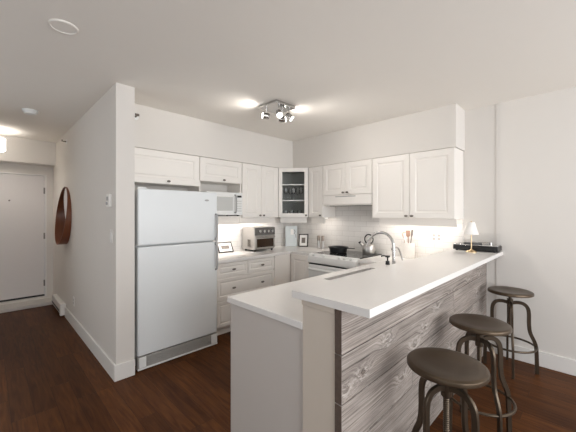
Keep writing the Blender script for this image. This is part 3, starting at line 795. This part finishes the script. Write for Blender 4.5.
picture('framed_picture', 'small dark picture frame lying back against the tiles left of toaster oven', (2.235, 3.548, ZK + 0.009), math.radians(-4), 0.225, 0.155, math.radians(30), 0.013, FRAMEB, (0.12, 0.05))
picture('framed_picture', 'small upright dark picture frame with white mat right of the corner', (3.585, 3.345, ZK + 0.006), RY + math.radians(30), 0.155, 0.205, math.radians(10), 0.015, FRAMEB, (0.06, 0.085))
# pale blue board in the corner
t = thing('picture_board', 'pale blue picture board with white jug motif leaning in the corner', 'picture', (3.475, 3.532, ZK + 0.003))
t.rotation_euler = Matrix.Rotation(math.radians(-42), 3, 'Z').__matmul__(Matrix.Rotation(-math.radians(9), 3, 'X')).to_euler()
bxo('board', (0, 0.195, 0, 0.016, 0, 0.335), PBLUE, t, 0.002)
bxo('jug_motif', (0.085, 0.135, -0.003, 0.001, 0.19, 0.285), MATW, t, 0.008, seg=3)
bm = BM(); tube(bm, smooth_path([(0.137, -0.001, 0.275), (0.158, -0.001, 0.255), (0.155, -0.001, 0.225), (0.137, -0.001, 0.205)], 5), 0.0035, 8); obj('jug_handle_motif', bm, NICKEL, t)
bxo('dark_mark', (0.165, 0.175, -0.003, 0.001, 0.14, 0.20), FGREY, t)
# grinders
for k, (x, y, l) in enumerate(((3.66, 2.985, 'left steel pepper mill standing on the worktop left of the stove'), (3.66, 2.905, 'right steel pepper mill standing on the worktop left of the stove'))):
    t = thing('pepper_mill', l, 'pepper mill', (x, y, ZK + 0.001), 0, 'pepper mills')
    bm = BM(); lathe(bm, [(0, 0), (0.026, 0), (0.026, 0.01), (0.023, 0.02), (0.023, 0.12), (0, 0.12)], seg=20); obj('mill_body', bm, STEEL, t)
    bm = BM(); lathe(bm, [(0, 0.1205), (0.024, 0.1205), (0.0245, 0.19), (0.02, 0.20), (0, 0.202)], seg=20); obj('mill_head', bm, mat('mill_head_%d' % k, (150, 138, 128), 0.4, 0.5), t)
# crock with utensils
t = thing('utensil_crock', 'white dimpled utensil crock standing by the tiled wall', 'crock', (3.655, 1.575, ZK + 0.001))
bm = BM(); prf = []
lathe(bm, [(0, 0), (0.070, 0), (0.074, 0.006), (0.076, 0.176), (0.077, 0.184), (0.071, 0.185), (0.069, 0.012), (0, 0.012)], seg=40)
for r_ in range(9):
    for k in range(22):
        a = 2*PI*(k + 0.5*(r_ % 2))/22; z = 0.02 + r_*0.0175
        bmesh.ops.create_icosphere(bm, subdivisions=1, radius=0.0055, matrix=Matrix.Translation((0.0745*math.cos(a), 0.0745*math.sin(a), z)))
obj('crock_body', bm, CERAM, t)
def utensil(label, foot, top, kind, m):
    t = thing('utensil', label, 'utensil', (3.655 + foot[0], 1.575 + foot[1], ZK + 0.0155), 0, 'utensils in the crock')
    p0 = Vector((0, 0, 0)); p1 = Vector((top[0] - foot[0], top[1] - foot[1], top[2]))
    u = (p1 - p0).normalized()
    bm = BM(); tube(bm, [p0 + u*0.006, p0 + (p1 - p0)*0.5, p0 + (p1 - p0)*0.74], 0.0055, 10); obj('handle', bm, m, t)
    M = axisM(u) ; bm = BM(); L = (p1 - p0).length
    if kind == 'spoon': prof = [(0, 0), (0.012, 0.01), (0.024, 0.035), (0.026, 0.055), (0.018, 0.08), (0, 0.088)]
    elif kind == 'flat': prof = [(0, 0), (0.014, 0.008), (0.022, 0.02), (0.025, 0.075), (0.022, 0.085), (0, 0.086)]
    else: prof = [(0, 0), (0.008, 0.006), (0.012, 0.03), (0.014, 0.08), (0.009, 0.09), (0, 0.092)]
    R = Matrix.Rotation(math.radians(-45), 3, 'Z') @ Matrix.Diagonal((0.22, 1, 1)) if False else Matrix.Rotation(math.radians(30), 3, 'Z') @ Matrix.Diagonal((0.25, 1, 1))
    lathe(bm, prof, p0 + (p1 - p0)*0.72, 18, 0, M @ R); obj('head', bm, m, t)
utensil('wooden spoon in the white crock, leftmost utensil', (-0.01, 0.03), (-0.01, 0.045, 0.30), 'spoon', UWOOD)
utensil('wooden spatula in the middle of the white crock', (0.0, -0.005), (0.005, 0.003, 0.325), 'flat', mat('utensil_wood_dark', (156, 122, 104), 0.6, noise=0.15))
utensil('grey metal utensil leaning right in the white crock', (-0.015, -0.015), (0.0, -0.055, 0.335), 'slim', USTEEL)
utensil('pale spoon leaning left towards the camera in the white crock', (-0.04, 0.0), (-0.055, 0.02, 0.275), 'slim', CERAM)

# bar objects: lamp, turntable
t = thing('table_lamp', 'small table lamp with white cone shade and brass base on the bar', 'lamp', (3.455, 0.845, 1.0705))
bm = BM(); lathe(bm, [(0, 0), (0.050, 0), (0.050, 0.004), (0.040, 0.014), (0.014, 0.022), (0.006, 0.03), (0, 0.03)], seg=32); obj('lamp_base', bm, GOLD, t)
bm = BM(); cyl(bm, (0, 0, 0.029), (0, 0, 0.30), 0.0052, 0.0045, 12); cyl(bm, (0, 0, 0.30), (0, 0, 0.312), 0.008, 0.004, 12); obj('stem', bm, GOLD, t)
bm = BM(); lathe(bm, [(0.064, 0.178), (0.030, 0.300), (0.028, 0.300), (0.062, 0.178), (0.064, 0.178)], seg=40); lathe(bm, [(0.0045, 0.296), (0.029, 0.299), (0.029, 0.297), (0.0045, 0.294)], seg=40); obj('lamp_shade', bm, SHADE, t)
t = thing('record_player', 'low black record player with raised clear lid on the far end of the bar', 'record player', (3.535, 0.637, 1.0705))
bxo('plinth', (0, 0.195, 0, 0.40, 0.010, 0.058), BLACK, t, 0.004)
bxo('top_plate', (0.004, 0.191, 0.006, 0.394, 0.0582, 0.066), SILVER, t, 0.002)
bm = BM(); lathe(bm, [(0, 0), (0.085, 0), (0.085, 0.010), (0.08, 0.012), (0, 0.012)], (0.1, 0.24, 0.066), 40); obj('platter', bm, VINYL, t)
bm = BM(); cyl(bm, (0.16, 0.09, 0.066), (0.16, 0.09, 0.085), 0.012, seg=16); tube(bm, [(0.16, 0.09, 0.085), (0.13, 0.14, 0.087), (0.115, 0.19, 0.082)], 0.003, 8); obj('tonearm', bm, CHROME, t)
bm = BM(); box(bm, 0.188, 0.191, 0.01, 0.39, 0.067, 0.18); obj('lid', bm, CLEAR, t)
for x in (0.025, 0.17):
    for y in (0.03, 0.37):
        bm = BM(); cyl(bm, (x, y, 0), (x, y, 0.0105), 0.012, seg=12); obj('foot', bm, BLACK, t)

# ------------------------------------------------------------------ wall fittings
def outlet(label, loc, rz, gang=1, name='wall_outlet', cat='outlet', switch=False):
    t = thing(name, label, cat, loc, rz)
    w_ = 0.07 * gang + (0.046 if False else 0.0)
    bxo('plate', (-w_/2, w_/2, -0.006, 0, -0.0575, 0.0575), TRIM, t, 0.002)
    for g in range(gang):
        x = (g - (gang - 1)/2) * 0.055 if gang > 1 else 0
        if switch:
            bxo('rocker', (x - 0.016, x + 0.016, -0.010, -0.0055, -0.033, 0.033), APPW, t, 0.002)
        else:
            for s_ in (-0.02, 0.02):
                bm = BM(); lathe(bm, [(0, 0), (0.0165, 0), (0.0165, 0.003), (0, 0.003)], (0, 0, 0), 20, 0, axisM((0, -1, 0))); obj('socket', bm, mat('socket_grey', (178, 174, 168), 0.4) if 'socket_grey' not in MATS else MATS['socket_grey'], t, loc=(x, -0.0055, s_))
    return t
outlet('white double outlet plate on the tiles right of the utensil crock', (XB - 0.0085, 1.275, 1.18), RY, 2)
outlet('white outlet low on the hall wall', (XH0 - 0.0005, 4.69, 0.33), RY, 1)
outlet('white light switch below the thermostat on the hall wall', (XH0 - 0.0005, 3.04, 1.255), RY, 1, 'light_switch', 'switch', True)
t = thing('thermostat', 'white thermostat above the light switch on the hall wall', 'thermostat', (XH0 - 0.0005, 3.075, 1.575), RY)
bxo('housing', (-0.045, 0.045, -0.026, 0, -0.058, 0.058), TRIM, t, 0.005)
bxo('display', (-0.03, 0.03, -0.028, -0.025, 0.0, 0.035), FGREY, t); bm = BM(); cyl(bm, (-0.012, -0.025, -0.025), (-0.012, -0.034, -0.025), 0.014); obj('dial', bm, FGREY, t)
def sprinkler(label, loc, rz):
    t = thing('sprinkler', label, 'sprinkler', loc, rz)
    bm = BM(); lathe(bm, [(0, 0), (0.034, 0), (0.03, 0.006), (0.014, 0.008), (0, 0.008)], seg=20, M=axisM((0, -1, 0))); obj('escutcheon', bm, APPW, t)
    bm = BM(); cyl(bm, (0, -0.008, 0), (0, -0.05, 0), 0.009, 0.007, 12); box(bm, -0.02, 0.02, -0.06, -0.05, -0.003, 0.02); obj('nozzle', bm, NICKEL, t)
sprinkler('sidewall fire sprinkler high on the hall wall above the round mirror', (XH0 - 0.0005, 5.17, 2.46), RY)
sprinkler('sidewall fire sprinkler on the soffit next to the partition wall', (1.095, 3.3345, 2.46), 0)
# smoke detector and ceiling disc
t = thing('smoke_detector', 'round white smoke detector on the hall ceiling', 'smoke detector', (0.345, 4.38, H - 0.0005))
bm = BM(); lathe(bm, [(0, 0), (0.07, 0), (0.07, -0.02), (0, -0.02)], seg=32); obj('base_ring', bm, APPW, t)
bm = BM(); lathe(bm, [(0, -0.02), (0.058, -0.02), (0.052, -0.04), (0.03, -0.046), (0, -0.046)], seg=32); obj('cover', bm, APPW, t)
bm = BM(); lathe(bm, [(0, 0), (0.075, 0), (0.075, -0.006), (0.066, -0.010), (0.062, -0.006), (0, -0.006)], seg=40)
tag(obj('ceiling_cover', bm, CEIL, None, loc=(0.336, 2.27, H - 0.0005)), 'flat round cover plate on the ceiling above the hall entrance', 'ceiling cover')
# baseboard heater
t = thing('baseboard_heater', 'white electric baseboard heater low on the hall wall by the entry door', 'heater', (XH0 - 0.0005, 5.25, 0), 0)
bxo('casing', (-0.062, 0, 0.0, 0.78, 0.035, 0.175), TRIM, t, 0.006)
bxo('end_cap', (-0.066, 0, -0.004, 0.07, 0.02, 0.18), TRIM, t, 0.005)
bxo('grille_slot', (-0.0645, -0.06, 0.09, 0.76, 0.06, 0.085), BLACK, t)
# round mirror with a deep band
t = thing('round_mirror', 'round mirror in a deep brown wooden band on the hall wall', 'mirror', (XH0 - 0.0005, 5.24, 1.43), 0)
R0 = 0.405; n = 72
bm = BM(); rings = []
for i in range(n):
    a = 2*PI*i/n; dp = 0.060 - 0.042 * math.sin(a)
    cs, sn = math.cos(a), math.sin(a)
    rings.append([bm.verts.new(p_) for p_ in ((0, R0*cs, R0*sn), (-dp, R0*cs, R0*sn), (-dp, (R0-0.009)*cs, (R0-0.009)*sn), (0, (R0-0.009)*cs, (R0-0.009)*sn))])
for i in range(n):
    A = rings[i]; B = rings[(i+1) % n]
    for k in range(4): bm.faces.new((A[k], B[k], B[(k+1) % 4], A[(k+1) % 4]))
obj('band', bm, MWOOD, t)
bm = BM(); lathe(bm, [(0, 0.002), (R0 - 0.0095, 0.002), (R0 - 0.0095, 0.006), (0, 0.006)], (0, 0, 0), 72, 0, axisM((-1, 0, 0))); obj('glass', bm, MIRR, t)

# ------------------------------------------------------------------ lamps
WARM = (1.0, 0.94, 0.87)
def strip(label, loc, rz, L_, power):
    t = thing('under_cabinet_light', label, 'light', loc, rz, 'under cabinet lights')
    bxo('housing', (0, L_, -0.012, 0.012, -0.010, 0), APPW, t)
    bxo('diffuser', (0.005, L_ - 0.005, -0.010, 0.010, -0.014, -0.010), LEDM, t)
    area('strip_light', (L_/2, 0, -0.017), (0, 0, 0), L_ - 0.02, 0.02, power, WARM, t)
strip('slim light strip under the cabinet left of the corner glass cabinet', (2.48, 3.45, 1.399), 0, 0.62, 4.0)
strip('slim light strip under the microwave shelf', (1.90, 3.45, 1.4005), 0, 0.5, 3.6)
strip('slim light strip under the narrow cabinet beside the hood', (3.55, 2.97, 1.399), RY, 0.24, 0.8)
strip('slim light strip under the large two-door cabinet at right', (3.55, 1.86, 1.399), RY, 0.84, 3.2)

# ceiling spot fixture
t = thing('ceiling_spotlight', 'square chrome ceiling fixture with four lit spot heads', 'ceiling light', (2.185, 2.35, H - 0.0005))
bxo('ceiling_plate', (-0.14, 0.14, -0.14, 0.14, -0.028, 0), CHROME, t, 0.004)
def head(px, py, dx, dy, dz, power, ang_):
    dv_ = Vector((dx, dy, dz)).normalized(); piv = Vector((px, py, -0.115))
    bm = BM(); cyl(bm, (px, py, -0.027), (px, py, -0.098), 0.007, seg=10); bmesh.ops.create_icosphere(bm, subdivisions=2, radius=0.011, matrix=Matrix.Translation((px, py, -0.102)))
    a = piv - dv_*0.035; e = piv + dv_*0.035; M = axisM(dv_)
    lathe(bm, [(0, 0), (0.022, 0), (0.030, 0.012), (0.034, 0.07), (0.031, 0.07), (0.028, 0.02), (0, 0.02)], a, 24, 0, M)
    h_ = obj('spot_head', bm, CHROME, t)
    bm = BM(); lathe(bm, [(0, 0.030), (0.026, 0.030), (0.027, 0.078), (0, 0.080)], a, 24, 0, M); obj('lens', bm, BULB, h_)
    l = bpy.data.lights.new('spot', 'SPOT'); l.energy = power; l.color = WARM; l.spot_size = math.radians(ang_); l.spot_blend = 1.0; l.shadow_soft_size = 0.025
    o = bpy.data.objects.new('spot', l); COL.objects.link(o); o.parent = h_
    o.location = e + dv_*0.016; o.rotation_euler = dv_.to_track_quat('-Z', 'Y').to_euler()
head(-0.10, 0.06, -0.95, 0.65, 0.12, 7, 150)
head(0.10, 0.03, 0.90, -0.75, 0.12, 7, 150)
head(-0.065, -0.10, -0.25, -0.55, -0.75, 36, 150)
head(0.08, -0.10, 0.50, -0.50, -0.55, 30, 150)

# hall ceiling lamp
t = thing('ceiling_lamp', 'white drum ceiling lamp glowing in the entry hall', 'ceiling light', (0.026, 5.70, H - 0.0005))
bm = BM(); lathe(bm, [(0, 0), (0.06, 0), (0.06, -0.025), (0.008, -0.03), (0.008, -0.175), (0, -0.175)], seg=32); obj('ceiling_plate', bm, CHROME, t)
bm = BM(); lathe(bm, [(0, -0.235), (0.02, -0.228), (0.03, -0.205), (0.018, -0.18), (0, -0.176)], seg=20); obj('bulb', bm, HALLSH, t)
bm = BM(); lathe(bm, [(0.162, -0.286), (0.1705, -0.286), (0.172, -0.2895), (0.162, -0.2895), (0.162, -0.286)], seg=48); obj('bottom_rim', bm, NICKEL, t)
bm = BM(); lathe(bm, [(0.166, -0.285), (0.17, -0.285), (0.17, -0.12), (0.166, -0.12), (0.166, -0.285)], seg=48); obj('shade', bm, HALLSH, t)
for z_, e_ in ((-0.045, 15),):
    l = bpy.data.lights.new('hall_bulb', 'POINT'); l.energy = e_; l.color = WARM; l.shadow_soft_size = 0.05
    o = bpy.data.objects.new('hall_bulb', l); COL.objects.link(o); o.parent = t; o.location = (0.0, 0, -0.205)

# ------------------------------------------------------------------ bar stools
def strap(bm, pts, r, t, side):
    """flat bar swept along pts (lying in one vertical plane); r = half width in the plane, t = half thickness along side"""
    P = [Vector(p) for p in pts]; sd = Vector(side).normalized(); n = len(P); rings = []
    for i in range(n):
        d = (P[min(i+1, n-1)] - P[max(i-1, 0)]).normalized(); u = d.cross(sd).normalized()
        c = 0.65
        q = [(r, -t*c), (r, t*c), (r*0.86, t), (-r*0.86, t), (-r, t*c), (-r, -t*c), (-r*0.86, -t), (r*0.86, -t)]
        rings.append([bm.verts.new(P[i] + u*a + sd*b) for a, b in q])
    for A, B in zip(rings, rings[1:]):
        for k in range(8): bm.faces.new((A[k], A[(k+1) % 8], B[(k+1) % 8], B[k]))
    bm.faces.new(list(reversed(rings[0]))); bm.faces.new(rings[-1])
def make_stool(label, loc, rz):
    t = thing('bar_stool', label, 'bar stool', loc, rz, 'bar stools along the bar')
    R = 0.178; zs = 0.738
    bm = BM(); lathe(bm, [(0, zs - 0.011), (0.05, zs - 0.0105), (0.095, zs - 0.007), (0.125, zs - 0.0015), (0.160, zs), (0.170, zs - 0.001), (0.1765, zs - 0.006), (R, zs - 0.011), (R, zs - 0.024), (0.175, zs - 0.027), (0.170, zs - 0.024), (0.12, zs - 0.018), (0, zs - 0.018)], seg=64)
    obj('seat', bm, BRONZED, t)
    bm = BM(); cyl(bm, (0, 0, 0.40), (0, 0, zs - 0.02), 0.0125, seg=16)
    for k in range(20): lathe(bm, [(0.0125, 0), (0.0145, 0.004), (0.0125, 0.008)], (0, 0, 0.41 + k*0.010), 14)
    cyl(bm, (0, 0, zs - 0.038), (0, 0, zs - 0.018), 0.03, 0.055, 20); obj('screw_post', bm, BRONZE, t)
    bm = BM(); lathe(bm, [(0, 0.575), (0.020, 0.575), (0.024, 0.58), (0.024, 0.655), (0.020, 0.66), (0, 0.66)], seg=20); obj('hub', bm, BRONZE, t)
    for k in range(4):
        a = k*PI/2; cs, sn = math.cos(a), math.sin(a)
        prof = [(0.018, 0.622), (0.06, 0.630), (0.102, 0.622), (0.130, 0.592), (0.140, 0.54), (0.141, 0.44), (0.150, 0.365), (0.180, 0.29), (0.192, 0.24), (0.196, 0.16), (0.200, 0.0)]
        bm = BM(); strap(bm, smooth_path([(r*cs, r*sn, z) for r, z in prof], 5), 0.0150, 0.0085, (-sn, cs, 0))
        obj('leg', bm, BRONZE, t)
    bm = BM(); rr = 0.192
    tube(bm, [(rr*math.cos(2*PI*k/64), rr*math.sin(2*PI*k/64), 0.237) for k in range(64)], 0.009, 10, closed=True); obj('foot_ring', bm, BRONZE, t)
    return t
s0 = make_stool('bronze metal bar stool nearest the camera, seat largest in view', (1.575, 0.492, 0), math.radians(72))
dup(s0, (2.325, 0.522, 0), math.radians(45), 'bronze metal bar stool in the middle of the three')
dup(s0, (3.485, 0.532, 0), math.radians(15), 'bronze metal bar stool farthest away beside the right wall')
